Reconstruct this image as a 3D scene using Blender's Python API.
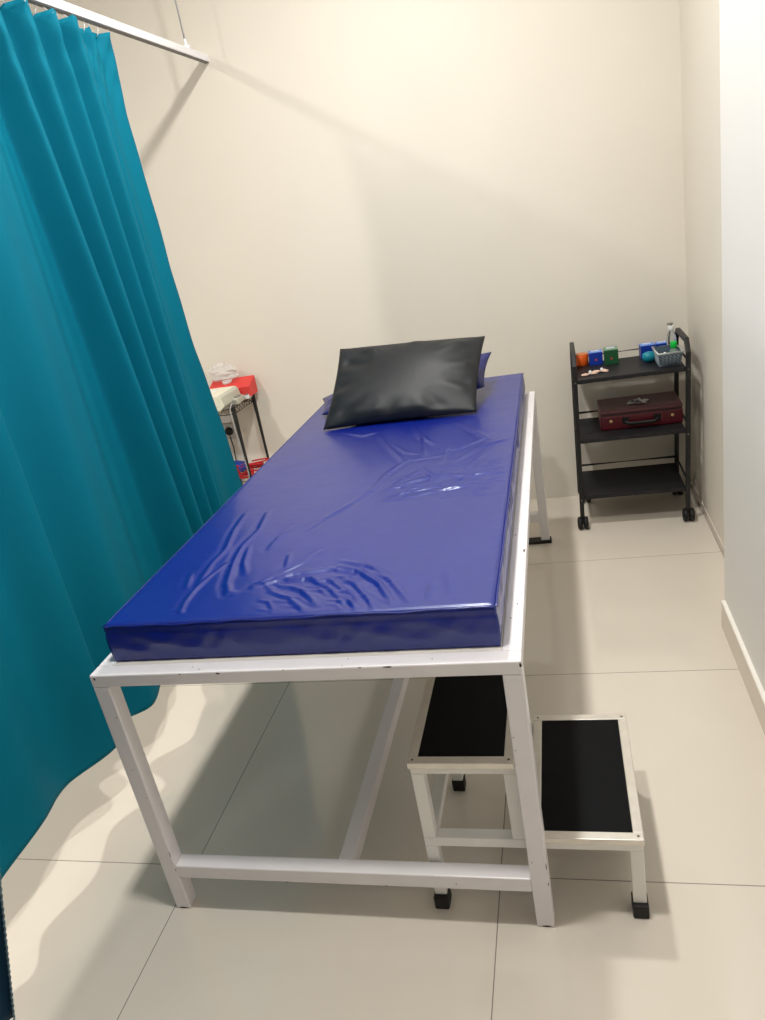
import bpy, bmesh, math, random
from mathutils import Vector, Matrix
random.seed(7)
SC = bpy.context.scene
COL = SC.collection
for o in list(bpy.data.objects): bpy.data.objects.remove(o)

# ---------------------------------------------------------------- camera
cam_d = bpy.data.cameras.new('camera'); cam = bpy.data.objects.new('camera', cam_d); COL.objects.link(cam)
cam.location = (0.1187, -1.1713, 1.4893)
cam.rotation_euler = (1.1912, 0.1756, 0.2004)
cam_d.sensor_fit = 'VERTICAL'; cam_d.sensor_height = 24.0; cam_d.lens = 24.0 * 746.57 / 1020.0
cam_d.clip_start = 0.02; cam_d.clip_end = 60
SC.camera = cam

# ---------------------------------------------------------------- world, lights, exposure
w = bpy.data.worlds.new('world'); SC.world = w; w.use_nodes = True
w.node_tree.nodes['Background'].inputs[0].default_value = (0.9, 0.93, 1.0, 1); w.node_tree.nodes['Background'].inputs[1].default_value = 0.3
SC.view_settings.view_transform = 'Standard'; SC.view_settings.look = 'None'
SC.view_settings.gamma = 1.0; SC.view_settings.use_curve_mapping = False
SC.view_settings.exposure = 0.67
CEIL = 3.0

def downlight(name, x, y, power, size=0.17, color=(1, 0.975, 0.935)):
    l = bpy.data.lights.new(name, 'AREA'); l.shape = 'DISK'; l.size = size; l.energy = power; l.color = color
    o = bpy.data.objects.new(name, l); COL.objects.link(o); o.location = (x, y, CEIL - 0.02); return o
downlight('ceiling_lamp', -0.36, -0.11, 20)
downlight('ceiling_lamp', -0.38, 1.22, 20)
downlight('ceiling_lamp', -0.36, -2.1, 2)
downlight('ceiling_lamp', -2.36, -0.03, 24)
downlight('ceiling_lamp', -2.36, -2.1, 3)

# ---------------------------------------------------------------- materials
def new_mat(name):
    m = bpy.data.materials.new(name); m.use_nodes = True
    nt = m.node_tree; b = nt.nodes['Principled BSDF']; return m, nt, b
def lin(c):
    return tuple(((v / 255) / 12.92 if v / 255 <= 0.04045 else ((v / 255 + 0.055) / 1.055) ** 2.4) for v in c) + (1,)
def mat(name, rgb, rough=0.5, metal=0.0, vary=0.06, scale=6.0, bump=0.0, bscale=60.0, spec=0.5, coat=0.0, trans=0.0, ior=1.45, sheen=0.0):
    m, nt, b = new_mat(name)
    N = nt.nodes; Lk = nt.links
    tc = N.new('ShaderNodeTexCoord'); nz = N.new('ShaderNodeTexNoise'); nz.inputs['Scale'].default_value = scale; nz.inputs['Detail'].default_value = 4
    Lk.new(tc.outputs['Object'], nz.inputs['Vector'])
    r = N.new('ShaderNodeValToRGB'); c = lin(rgb)
    r.color_ramp.elements[0].position = 0.3; r.color_ramp.elements[1].position = 0.7
    r.color_ramp.elements[0].color = tuple(v * (1 - vary) for v in c[:3]) + (1,)
    r.color_ramp.elements[1].color = tuple(min(1, v * (1 + vary)) for v in c[:3]) + (1,)
    Lk.new(nz.outputs['Fac'], r.inputs['Fac']); Lk.new(r.outputs['Color'], b.inputs['Base Color'])
    b.inputs['Roughness'].default_value = rough; b.inputs['Metallic'].default_value = metal
    b.inputs['Specular IOR Level'].default_value = spec; b.inputs['Coat Weight'].default_value = coat; b.inputs['Coat Roughness'].default_value = 0.15
    b.inputs['Transmission Weight'].default_value = trans; b.inputs['IOR'].default_value = ior
    b.inputs['Sheen Weight'].default_value = sheen
    if bump:
        n2 = N.new('ShaderNodeTexNoise'); n2.inputs['Scale'].default_value = bscale; n2.inputs['Detail'].default_value = 3
        Lk.new(tc.outputs['Object'], n2.inputs['Vector'])
        bp = N.new('ShaderNodeBump'); bp.inputs['Strength'].default_value = bump; bp.inputs['Distance'].default_value = 0.01
        Lk.new(n2.outputs['Fac'], bp.inputs['Height']); Lk.new(bp.outputs['Normal'], b.inputs['Normal'])
    return m

M = {}
M['wall'] = mat('wall_cream_paint', (232, 225, 212), 0.62, vary=0.015, scale=2, bump=0.04, bscale=140, spec=0.3)
M['pier'] = mat('wall_white_paint', (238, 235, 230), 0.6, vary=0.01, scale=2, bump=0.04, bscale=140, spec=0.3)
M['greywall'] = mat('unseen_wall_low_bounce', (112, 110, 110), 0.5, vary=0.02)  # unseen front wall, grey chosen to cut light bounced onto front faces
M['ceil'] = mat('ceiling_paint', (238, 236, 230), 0.8, vary=0.01)
M['skirt'] = mat('skirting_tile', (220, 208, 194), 0.18, vary=0.03, scale=5)
M['skirt_cap'] = mat('skirting_cap', (246, 242, 234), 0.35, vary=0.01)
M['bedmetal'] = mat('white_enamelled_steel', (234, 230, 232), 0.32, vary=0.02, scale=12, bump=0.03, bscale=40, spec=0.5)
M['chip'] = mat('bare_rusty_steel', (58, 44, 36), 0.7, vary=0.3, scale=80)
M['stoolmetal'] = mat('white_painted_tube', (238, 236, 231), 0.35, vary=0.02, scale=12)
M['alu'] = mat('aluminium_edging', (222, 217, 208), 0.34, metal=0.65, vary=0.06, scale=30, bump=0.05, bscale=90)
M['screw'] = mat('screw_steel', (120, 112, 100), 0.35, metal=0.9)
M['blackmat'] = mat('black_ribbed_rubber', (6, 7, 10), 0.6, vary=0.1, scale=40, bump=0.06, bscale=200, spec=0.15)
M['rubber'] = mat('black_rubber', (14, 14, 14), 0.6, vary=0.1)
M['deck'] = mat('plywood_deck', (214, 208, 200), 0.7, vary=0.08, scale=10)
M['blackmetal'] = mat('black_powdercoat', (24, 24, 26), 0.45, vary=0.08, scale=20)
M['shelfmetal'] = mat('black_tray_steel', (30, 30, 33), 0.5, vary=0.08, scale=20, spec=0.35)
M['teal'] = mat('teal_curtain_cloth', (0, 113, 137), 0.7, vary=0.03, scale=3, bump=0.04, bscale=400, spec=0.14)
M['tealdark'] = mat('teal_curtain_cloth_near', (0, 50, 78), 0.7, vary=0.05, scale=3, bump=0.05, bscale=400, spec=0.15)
M['thread'] = mat('overlock_thread', (96, 122, 136), 0.8, vary=0.35, scale=120)
M['rail'] = mat('white_aluminium_rail', (240, 240, 244), 0.35, vary=0.01)
M['raildark'] = mat('grey_rail_groove', (110, 108, 106), 0.5, vary=0.05)
M['blackvinyl'] = mat('charcoal_vinyl', (24, 28, 33), 0.5, vary=0.12, scale=5, bump=0.12, bscale=14, spec=0.5)
M['bluevinyl'] = mat('blue_vinyl', (12, 26, 104), 0.35, vary=0.06, scale=5, bump=0.08, bscale=18, spec=0.6)
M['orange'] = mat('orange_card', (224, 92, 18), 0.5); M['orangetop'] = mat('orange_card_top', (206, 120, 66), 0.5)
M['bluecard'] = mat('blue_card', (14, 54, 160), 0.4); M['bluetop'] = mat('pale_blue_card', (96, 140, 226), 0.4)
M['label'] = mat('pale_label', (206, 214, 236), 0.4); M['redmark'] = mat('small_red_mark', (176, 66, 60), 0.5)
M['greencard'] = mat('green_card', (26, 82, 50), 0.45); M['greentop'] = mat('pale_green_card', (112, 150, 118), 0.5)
M['pink'] = mat('pale_pink_plastic', (240, 206, 186), 0.4)
M['basket'] = mat('slate_basket_plastic', (62, 80, 94), 0.45); M['basketrim'] = mat('white_basket_rim', (214, 220, 222), 0.4)
M['basketlat'] = mat('pale_lattice_plastic', (170, 184, 192), 0.45)
M['cyan'] = mat('teal_rubber', (20, 140, 160), 0.45)
M['clear'] = mat('clear_plastic', (236, 240, 242), 0.08, trans=0.92, ior=1.3, vary=0.01)
M['liquid'] = mat('clear_green_bottle', (210, 232, 214), 0.15, trans=0.7, ior=1.33, vary=0.01)
M['whiteplastic'] = mat('white_plastic', (236, 236, 234), 0.4); M['greyplastic'] = mat('grey_plastic', (128, 126, 122), 0.45)
M['greencap'] = mat('green_plastic_cap', (10, 196, 70), 0.4)
M['maroon'] = mat('maroon_leatherette', (84, 12, 26), 0.4, vary=0.1, scale=20, bump=0.05, bscale=200)
M['maroontop'] = mat('brown_maroon_lid', (84, 44, 46), 0.5, vary=0.08, scale=14)
M['gold'] = mat('brass_stud', (226, 200, 140), 0.3, metal=0.6)
M['foil'] = mat('crinkled_silver_film', (176, 172, 174), 0.25, metal=0.3, vary=0.25, scale=60)
M['cream'] = mat('cream_instrument_plastic', (238, 234, 212), 0.42, vary=0.01); M['creamside'] = mat('grey_cream_plastic', (196, 194, 178), 0.45)
M['panel'] = mat('white_key_panel', (244, 244, 238), 0.35)
M['redcard'] = mat('red_card', (222, 66, 62), 0.5); M['purple'] = mat('lilac_card', (150, 140, 176), 0.5)
M['chrome'] = mat('chromed_wire', (150, 148, 146), 0.25, metal=0.9)
M['film'] = mat('clear_crumpled_film', (240, 238, 236), 0.15, trans=0.75, ior=1.15, vary=0.02)
M['film'].node_tree.nodes['Principled BSDF'].inputs['Transmission Weight'].default_value = 0
M['film'].node_tree.nodes['Principled BSDF'].inputs['Alpha'].default_value = 0.26
M['redcable'] = mat('red_cable', (190, 26, 34), 0.4); M['bluecable'] = mat('blue_cable', (22, 66, 160), 0.4)
M['greycable'] = mat('grey_cable', (170, 168, 166), 0.5); M['blackcable'] = mat('black_cable', (18, 18, 18), 0.5)
M['socket'] = mat('socket_plate', (196, 194, 190), 0.35); M['trunk'] = mat('white_trunking', (240, 238, 232), 0.4)

def floor_material():
    m, nt, b = new_mat('polished_porcelain_tile'); N = nt.nodes; L = nt.links
    geo = N.new('ShaderNodeNewGeometry'); sep = N.new('ShaderNodeSeparateXYZ'); L.new(geo.outputs['Position'], sep.inputs[0])
    def math_(op, a, bb=None, c=None):
        n = N.new('ShaderNodeMath'); n.operation = op
        for i, v in enumerate((a, bb, c)):
            if v is None: continue
            if isinstance(v, (int, float)): n.inputs[i].default_value = v
            else: L.new(v, n.inputs[i])
        return n.outputs[0]
    TS = 0.8
    def groove(axis, off):
        v = math_('DIVIDE', math_('SUBTRACT', sep.outputs[axis], off), TS)
        f = math_('FRACT', math_('ADD', v, 100.0))
        d = math_('MINIMUM', f, math_('SUBTRACT', 1.0, f))
        return math_('LESS_THAN', d, 0.00125 / TS), math_('FLOOR', math_('ADD', v, 100.0))
    gx, ix = groove(0, -0.1246); gy, iy = groove(1, 0.1282)
    g = math_('MAXIMUM', gx, gy)
    cmb = N.new('ShaderNodeCombineXYZ'); L.new(ix, cmb.inputs[0]); L.new(iy, cmb.inputs[1])
    wn = N.new('ShaderNodeTexWhiteNoise'); wn.noise_dimensions = '2D'; L.new(cmb.outputs[0], wn.inputs['Vector'])
    nz = N.new('ShaderNodeTexNoise'); nz.inputs['Scale'].default_value = 3.5; nz.inputs['Detail'].default_value = 5
    L.new(geo.outputs['Position'], nz.inputs['Vector'])
    ramp = N.new('ShaderNodeValToRGB'); ramp.color_ramp.elements[0].color = lin((218, 209, 195)); ramp.color_ramp.elements[1].color = lin((228, 219, 206))
    mixv = math_('ADD', math_('MULTIPLY', nz.outputs['Fac'], 0.7), math_('MULTIPLY', wn.outputs['Value'], 0.3)); L.new(mixv, ramp.inputs['Fac'])
    # a few dark specks
    vo = N.new('ShaderNodeTexVoronoi'); vo.inputs['Scale'].default_value = 3.2; L.new(geo.outputs['Position'], vo.inputs['Vector'])
    speck = math_('LESS_THAN', vo.outputs['Distance'], 0.012)
    mx = N.new('ShaderNodeMix'); mx.data_type = 'RGBA'; L.new(math_('MULTIPLY', speck, 0.7), mx.inputs[0]); L.new(ramp.outputs[0], mx.inputs[6]); mx.inputs[7].default_value = lin((70, 60, 50))
    m2 = N.new('ShaderNodeMix'); m2.data_type = 'RGBA'; L.new(g, m2.inputs[0]); L.new(mx.outputs[2], m2.inputs[6]); m2.inputs[7].default_value = lin((140, 132, 122))
    L.new(m2.outputs[2], b.inputs['Base Color'])
    b.inputs['Roughness'].default_value = 0.11; b.inputs['Specular IOR Level'].default_value = 0.85
    return m
M['floor'] = floor_material()

def mattress_material():
    m = mat('royal_blue_vinyl', (2, 26, 126), 0.37, vary=0.05, scale=4, bump=0.0, spec=0.9, coat=0.28)
    nt = m.node_tree; N = nt.nodes; L = nt.links; b = N['Principled BSDF']
    b.inputs['Specular Tint'].default_value = (.80, .88, 1, 1)
    tc = N.new('ShaderNodeTexCoord')
    n1 = N.new('ShaderNodeTexNoise'); n1.inputs['Scale'].default_value = 9; n1.inputs['Detail'].default_value = 3; L.new(tc.outputs['Object'], n1.inputs['Vector'])
    n2 = N.new('ShaderNodeTexNoise'); n2.inputs['Scale'].default_value = 900; L.new(tc.outputs['Object'], n2.inputs['Vector'])
    a = N.new('ShaderNodeMath'); a.operation = 'MULTIPLY_ADD'; L.new(n2.outputs['Fac'], a.inputs[0]); a.inputs[1].default_value = 0.01; L.new(n1.outputs['Fac'], a.inputs[2])
    bp = N.new('ShaderNodeBump'); bp.inputs['Strength'].default_value = 0.12; bp.inputs['Distance'].default_value = 0.02
    L.new(a.outputs[0], bp.inputs['Height']); L.new(bp.outputs['Normal'], b.inputs['Normal'])
    return m
M['mattress'] = mattress_material()

# ---------------------------------------------------------------- mesh helpers
def finish(name, bm, m, parent=None, smooth=False, bevel=0.0, seg=2, world=None):
    bmesh.ops.recalc_face_normals(bm, faces=bm.faces[:]) if bm.faces else None
    me = bpy.data.meshes.new(name); bm.to_mesh(me); bm.free()
    ms = m if isinstance(m, (list, tuple)) else [m]
    for x in ms: me.materials.append(M[x] if isinstance(x, str) else x)
    if smooth:
        for p in me.polygons: p.use_smooth = True
    o = bpy.data.objects.new(name, me); COL.objects.link(o)
    if parent is not None: o.parent = parent
    if bevel:
        md = o.modifiers.new('edge_bevel', 'BEVEL'); md.width = bevel; md.segments = seg; md.limit_method = 'ANGLE'; md.angle_limit = math.radians(40)
    return o
def tag(o, label, cat, group=None, kind=None):
    if label: o['label'] = label
    if cat: o['category'] = cat
    if group: o['group'] = group
    if kind: o['kind'] = kind
    return o
def thing(name, loc, label, cat, group=None, rz=0.0):
    o = bpy.data.objects.new(name, None); COL.objects.link(o); o.location = loc; o.rotation_euler = (0, 0, rz); o.empty_display_size = 0.05
    return tag(o, label, cat, group)
def box(bm, x0, x1, y0, y1, z0, z1, mi=0):
    v = [bm.verts.new(p) for p in ((x0,y0,z0),(x1,y0,z0),(x1,y1,z0),(x0,y1,z0),(x0,y0,z1),(x1,y0,z1),(x1,y1,z1),(x0,y1,z1))]
    fs = []
    for q in ((0,3,2,1),(4,5,6,7),(0,1,5,4),(1,2,6,5),(2,3,7,6),(3,0,4,7)):
        f = bm.faces.new([v[i] for i in q]); f.material_index = mi; fs.append(f)
    return v, fs
def boxo(name, dims, m, parent=None, bevel=0.0):
    bm = bmesh.new(); box(bm, *dims); return finish(name, bm, m, parent, bevel=bevel)
def frame_of(d):
    d = d.normalized(); up = Vector((0,0,1)) if abs(d.z) < 0.95 else Vector((1,0,0))
    a = d.cross(up).normalized(); b = a.cross(d).normalized(); return a, b
def tube(bm, pts, r, n=8, closed=False, mi=0, cap=True):
    pts = [Vector(p) for p in pts]; rings = []; k = len(pts); pa = None
    for i, p in enumerate(pts):
        if closed: d = pts[(i+1) % k] - pts[i-1]
        else: d = pts[min(i+1,k-1)] - pts[max(i-1,0)]
        d.normalize()
        if pa is None: a, b = frame_of(d)
        else:
            a = (pa - d * pa.dot(d)); a = a.normalized() if a.length > 1e-5 else frame_of(d)[0]; b = d.cross(a)
        pa = a; rr = r[i] if isinstance(r, (list, tuple)) else r
        rings.append([bm.verts.new(p + (a*math.cos(t) + b*math.sin(t)) * rr) for t in [2*math.pi*j/n for j in range(n)]])
    m_ = k if closed else k-1
    for i in range(m_):
        A, B = rings[i], rings[(i+1) % k]
        for j in range(n):
            f = bm.faces.new((A[j], A[(j+1)%n], B[(j+1)%n], B[j])); f.smooth = True; f.material_index = mi
    if cap and not closed:
        for q in (rings[0], rings[-1][::-1]): f = bm.faces.new(q); f.material_index = mi
def sqtube(bm, pts, wx, wy, mi=0):
    """square bar swept through points; profile half-sizes wx (sideways) and wy (vertical-ish)"""
    pts = [Vector(p) for p in pts]; rings = []
    for i, p in enumerate(pts):
        ds = []
        if i > 0: ds.append((p - pts[i-1]).normalized())
        if i < len(pts)-1: ds.append((pts[i+1]-p).normalized())
        d = sum(ds, Vector()).normalized(); c = 1.0
        if len(ds) == 2: c = 1 / max(0.3, math.cos(ds[0].angle(ds[1]) / 2))
        a = Vector((1,0,0)) if abs(d.x) < 0.9 else Vector((0,1,0)); b = a.cross(d).normalized()
        rings.append([bm.verts.new(p + a*sx*wx + b*sy*wy*c) for sx, sy in ((-1,-1),(1,-1),(1,1),(-1,1))])
    for A, B in zip(rings, rings[1:]):
        for j in range(4): bm.faces.new((A[j], A[(j+1)%4], B[(j+1)%4], B[j])).material_index = mi
    bm.faces.new(rings[0][::-1]); bm.faces.new(rings[-1])
def lathe(bm, prof, c=(0,0,0), n=20, mi=0, axis='Z'):
    rings = []
    for r, z in prof:
        ring = []
        for j in range(n):
            t = 2*math.pi*j/n; x, y = r*math.cos(t), r*math.sin(t)
            p = (c[0]+x, c[1]+y, c[2]+z) if axis == 'Z' else ((c[0]+z, c[1]+x, c[2]+y) if axis == 'X' else (c[0]+x, c[1]+z, c[2]+y))
            ring.append(bm.verts.new(p))
        rings.append(ring)
    for A, B in zip(rings, rings[1:]):
        for j in range(n):
            f = bm.faces.new((A[j], A[(j+1)%n], B[(j+1)%n], B[j])); f.smooth = True; f.material_index = mi
    bm.faces.new(rings[0][::-1]).material_index = mi; bm.faces.new(rings[-1]).material_index = mi
def grid(bm, P, nu, nv, mi=0):
    vs = [[bm.verts.new(P(i/(nu-1), j/(nv-1))) for i in range(nu)] for j in range(nv)]
    for j in range(nv-1):
        for i in range(nu-1):
            f = bm.faces.new((vs[j][i], vs[j][i+1], vs[j+1][i+1], vs[j+1][i])); f.smooth = True; f.material_index = mi
    return vs
def structure(name, dims, m, bevel=0.0):
    o = boxo(name, dims, m, None, bevel); o['kind'] = 'structure'; return o

# ---------------------------------------------------------------- the room
XR, YB, PX, PY = 0.682, 2.4514, 0.580, 1.190
XL, YF = -3.6, -3.2
structure('floor', (XL-.1, XR+.1, YF-.1, YB+.1, -0.1, 0), 'floor')
structure('ceiling', (XL-.1, XR+.1, YF-.1, YB+.1, CEIL, CEIL+.1), 'ceil')
structure('wall_back', (XL-.1, XR+.1, YB, YB+.1, 0, CEIL), 'wall')
structure('wall_right', (XR, XR+.1, PY, YB, 0, CEIL), 'wall')
structure('wall_pier', (PX, XR+.1, YF, PY, 0, CEIL), 'pier')
structure('wall_left', (XL-.1, XL, YF, YB, 0, CEIL), 'wall')
structure('wall_front', (XL-.1, XR+.1, YF-.1, YF, 0, CEIL), 'greywall')
bm = bmesh.new(); box(bm, PX-.0125, PX, YF, PY-.012, 0, 0.094, 0); box(bm, PX-.0125, PX, YF, PY-.012, 0.094, 0.100, 1)
o = finish('baseboard_pier', bm, ['skirt', 'skirt_cap']); o['kind'] = 'structure'
structure('baseboard_right', (XR-.004, XR, PY, YB, 0, 0.03), 'skirt')

# ---------------------------------------------------------------- examination bed
BW, BL, BH, BT, LB = 0.917, 1.968, 0.690, 0.038, 0.104
bed = thing('examination_bed', (-BW/2, BL/2, 0), 'white steel examination bed frame with chipped paint, carrying the blue mattress', 'bed')
off = Vector(bed.location)
def bbox(name, x0, x1, y0, y1, z0, z1, m='bedmetal', bevel=0.003, chips=()):
    bm = bmesh.new(); box(bm, x0-off.x, x1-off.x, y0-off.y, y1-off.y, z0, z1)
    o = finish(name, bm, [m, 'chip'], bed, bevel=bevel)
    if chips:
        me = o.data; b2 = bmesh.new(); b2.from_mesh(me)
        for (face, a, c, sa, sc) in chips:      # ragged paint chips on the front (F), top (T) or side (S) face
            n = 9; pts = []
            for k in range(n):
                t = 2*math.pi*k/n; rr = random.uniform(0.55, 1.0); pa, pc = a+math.cos(t)*sa*rr, c+math.sin(t)*sc*rr
                if face == 'F': p = (pa-off.x, y0-off.y-.0004, min(pc, z1-.0008))
                elif face == 'T': p = (pa-off.x, pc-off.y, z1+.0004)
                else: p = (x1-off.x+.0004, pa-off.y, pc)
                pts.append(b2.verts.new(p))
            if face != 'F': pass
            f = b2.faces.new(pts if face != 'F' else pts); f.material_index = 1
        b2.normal_update(); b2.to_mesh(me); b2.free()
    return o
rnd = random.Random(3)
fr_chips = [('F', -0.254, 0.6875, 0.014, 0.0026), ('F', -0.614, 0.686, 0.006, 0.003), ('F', -0.31, 0.688, 0.004, 0.0018), ('F', -0.002, 0.681, 0.003, 0.007), ('F', -0.70, 0.687, 0.003, 0.0018), ('F', -0.47, 0.689, 0.003, 0.002), ('F', -.905, .682, .003, .005)]
fr_chips += [('T', rnd.uniform(-.88, -.03), rnd.uniform(.004, .032), rnd.uniform(.0012, .003), rnd.uniform(.001, .002)) for _ in range(5)]
bbox('front_rail', -BW, 0, 0, BT, BH-.030, BH, chips=fr_chips)
bbox('head_rail', -BW, 0, BL-BT, BL, BH-.030, BH)
sr_chips = [('T', rnd.uniform(-.034, -.004), rnd.uniform(.1, 1.8), rnd.uniform(.0006, .0018), rnd.uniform(.002, .005)) for _ in range(9)]
sr_chips += [('T', -.006, .46, .003, .010), ('T', -.03, .55, .002, .004)]
bbox('side_rail', -BT, 0, BT, BL-BT, BH-.030, BH, chips=sr_chips)
bbox('side_rail', -BW, -BW+BT, BT, BL-BT, BH-.030, BH)
def leg_chips(x): return [('F', x+rnd.uniform(.003, .035), rnd.uniform(.02, .6), .0009, rnd.uniform(.0015, .003)) for _ in range(3)] + [('F', x+.02, .004, .014, .003), ('F', x+.036, .18, .001, .012), ('F', x+.036, .13, .0012, .006)]
bbox('leg', -BW, -BW+BT, 0, BT, 0, BH-.030, chips=leg_chips(-BW))
bbox('leg', -BT, 0, 0, BT, 0, BH-.030, chips=leg_chips(-BT))
for x in (-BW, -BT): bbox('leg', x, x+BT, BL-BT, BL, .012, BH-.030)
bbox('foot_plate', -.100, .007, BL-BT-.010, BL+.004, 0, .012, 'rubber', .002)
bbox('foot_plate', -BW-.007, -BW+.100, BL-BT-.010, BL+.004, 0, .012, 'rubber', .002)
bbox('lower_crossbar', -BW+BT, -BT, 0, BT, LB, LB+BT, chips=[('F', -.60, .105, .007, .0016), ('F', -.36, .106, .003, .0016), ('F', -.2, .12, .002, .002)])
bbox('lower_crossbar', -BW+BT, -BT, BL-BT, BL, LB, LB+BT)
bbox('centre_stretcher', -.477, -.439, BT, BL-BT, LB, LB+BT)
bbox('mattress_deck', -BW+BT, -BT, BT, BL-BT, BH-.016, BH-.002, 'deck', 0)

# ---------------------------------------------------------------- mattress
strokes = [
 ([(-.523,.541),(-.475,.617),(-.424,.719),(-.407,.839),(-.363,.939),(-.25,.956)], .010, .0045),
 ([(-.389,.689),(-.33,.75),(-.253,.786),(-.153,.765),(-.074,.77)], .010, .005),
 ([(-.374,.634),(-.289,.644),(-.215,.678),(-.147,.692),(-.1,.68)], .009, .005),
 ([(-.2,.903),(-.14,1.002),(-.099,1.043),(-.056,1.065)], .010, .006),
 ([(-.241,.89),(-.246,.995),(-.195,1.02),(-.112,1.121)], .009, .005),
 ([(-.349,1.207),(-.306,.974)], .013, .006), ([(-.43,1.389),(-.355,1.177),(-.298,1.083)], .013, .007),
 ([(-.527,1.288),(-.466,1.139),(-.372,.942)], .012, .006), ([(-.655,1.335),(-.576,1.272),(-.531,1.3)], .012, .005),
 ([(-.242,1.297),(-.172,1.173),(-.119,1.079)], .012, .006), ([(-.453,1.15),(-.378,1.024),(-.336,.997)], .01, .004),
 ([(-.297,.857),(-.26,.776),(-.262,.732)], .010, .006), ([(-.171,.786),(-.154,.864),(-.133,.92)], .008, .004),
 ([(-.218,.699),(-.168,.751),(-.12,.75)], .008, .0045), ([(-.113,.864),(-.064,.886)], .007, .003),
 ([(-.378,.697),(-.361,.736),(-.339,.797),(-.302,.834)], .008, .004), ([(-.345,.647),(-.306,.7),(-.259,.71)], .008, .0045),
 ([(-.704,.629),(-.682,.501),(-.691,.401),(-.676,.306),(-.651,.203),(-.629,.162),(-.612,.16)], .011, .008),
 ([(-.772,.631),(-.761,.515),(-.733,.389),(-.738,.315),(-.727,.213),(-.724,.135)], .010, .006),
 ([(-.694,.318),(-.715,.244),(-.722,.165),(-.719,.099)], .008, .006), ([(-.775,.277),(-.751,.2)], .009, .005),
 ([(-.588,.504),(-.606,.445),(-.61,.378)], .01, .006), ([(-.542,.474),(-.509,.553),(-.463,.635)], .007, .004),
 ([(-.468,.346),(-.499,.281),(-.529,.243),(-.582,.187)], .008, .006), ([(-.544,.34),(-.529,.268)], .008, .004),
 ([(-.579,.179),(-.526,.211),(-.453,.209),(-.391,.156),(-.346,.094)], .009, .007),
 ([(-.565,.208),(-.494,.239),(-.417,.252),(-.342,.218)], .009, .006), ([(-.509,.185),(-.45,.148),(-.402,.087)], .008, .006),
 ([(-.531,.158),(-.472,.122),(-.428,.076)], .007, .005), ([(-.453,.209),(-.402,.195),(-.338,.121)], .008, .006),
 ([(-.672,.398),(-.648,.302),(-.622,.248)], .010, .006), ([(-.724,.135),(-.711,.091),(-.749,.102)], .007, .004),
 ([(-.399,.263),(-.343,.23),(-.289,.17),(-.244,.084)], .010, .009), ([(-.386,.212),(-.341,.171),(-.296,.1),(-.277,.062)], .008, .006),
 ([(-.368,.14),(-.333,.094),(-.307,.05)], .007, .005), ([(-.318,.227),(-.269,.185),(-.207,.08)], .010, .006),
 ([(-.176,.161),(-.173,.087)], .009, .003), ([(-.146,.203),(-.131,.102)], .009, .003), ([(-.406,.29),(-.324,.252),(-.266,.196)], .009, .005),
]
# finer creases inside the two crumpled patches
for k in range(40):
    a = rnd.uniform(-.40, -.11); yv = .60 + rnd.uniform(0, .27) * (1 - .3*abs((a+.25)/.15)); le = rnd.uniform(.04, .12); sl = rnd.uniform(.0, .55)
    strokes.append(([(a, yv), (a+le*.5, yv+le*.5*sl+.004), (a+le, yv+le*sl)], rnd.uniform(.004, .007), rnd.uniform(.0018, .0035)))
for k in range(24):
    a = rnd.uniform(-.60, -.30); yv = rnd.uniform(.08, .24); le = rnd.uniform(.04, .09)
    strokes.append(([(a, yv), (a+le*.5, yv-.008), (a+le, yv-.045)], rnd.uniform(.004, .007), rnd.uniform(.0018, .0035)))
segs = []
for pts, wd, h in strokes:
    n = len(pts)-1
    for i in range(n):
        segs.append((pts[i], pts[i+1], wd, h, i/n, (i+1)/n))
import numpy as np
MX0, MX1, MY0, MY1, MZ0, MZ1 = -.8800, -.0400, .0520, 1.940, BH+.0005, BH+.0919
def wrinkle_field(X, Y):
    H = np.zeros_like(X); best = {}
    idx = 0
    for pts, wd, h in strokes:
        wd = wd*.74
        hh = np.zeros_like(X); n = len(pts)-1
        for i in range(n):
            (ax, ay), (bx, by) = pts[i], pts[i+1]
            dx, dy = bx-ax, by-ay; L2 = dx*dx+dy*dy
            t = np.clip(((X-ax)*dx+(Y-ay)*dy)/L2, 0, 1)
            ex, ey = X-(ax+t*dx), Y-(ay+t*dy)
            d = np.sqrt(ex*ex+ey*ey); sgn = np.sign(ex*dy-ey*dx)
            g = (i+t)/n; fade = np.sin(np.pi*np.clip(g*.92+.04, 0, 1))**.6
            prof = np.exp(-(d/wd)**2) - .45*np.exp(-((d-1.9*wd)/(1.1*wd))**2)*(sgn > 0)
            hh = np.where(np.abs(prof*fade) > np.abs(hh), prof*fade, hh)
        H += h*hh
    return H
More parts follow.
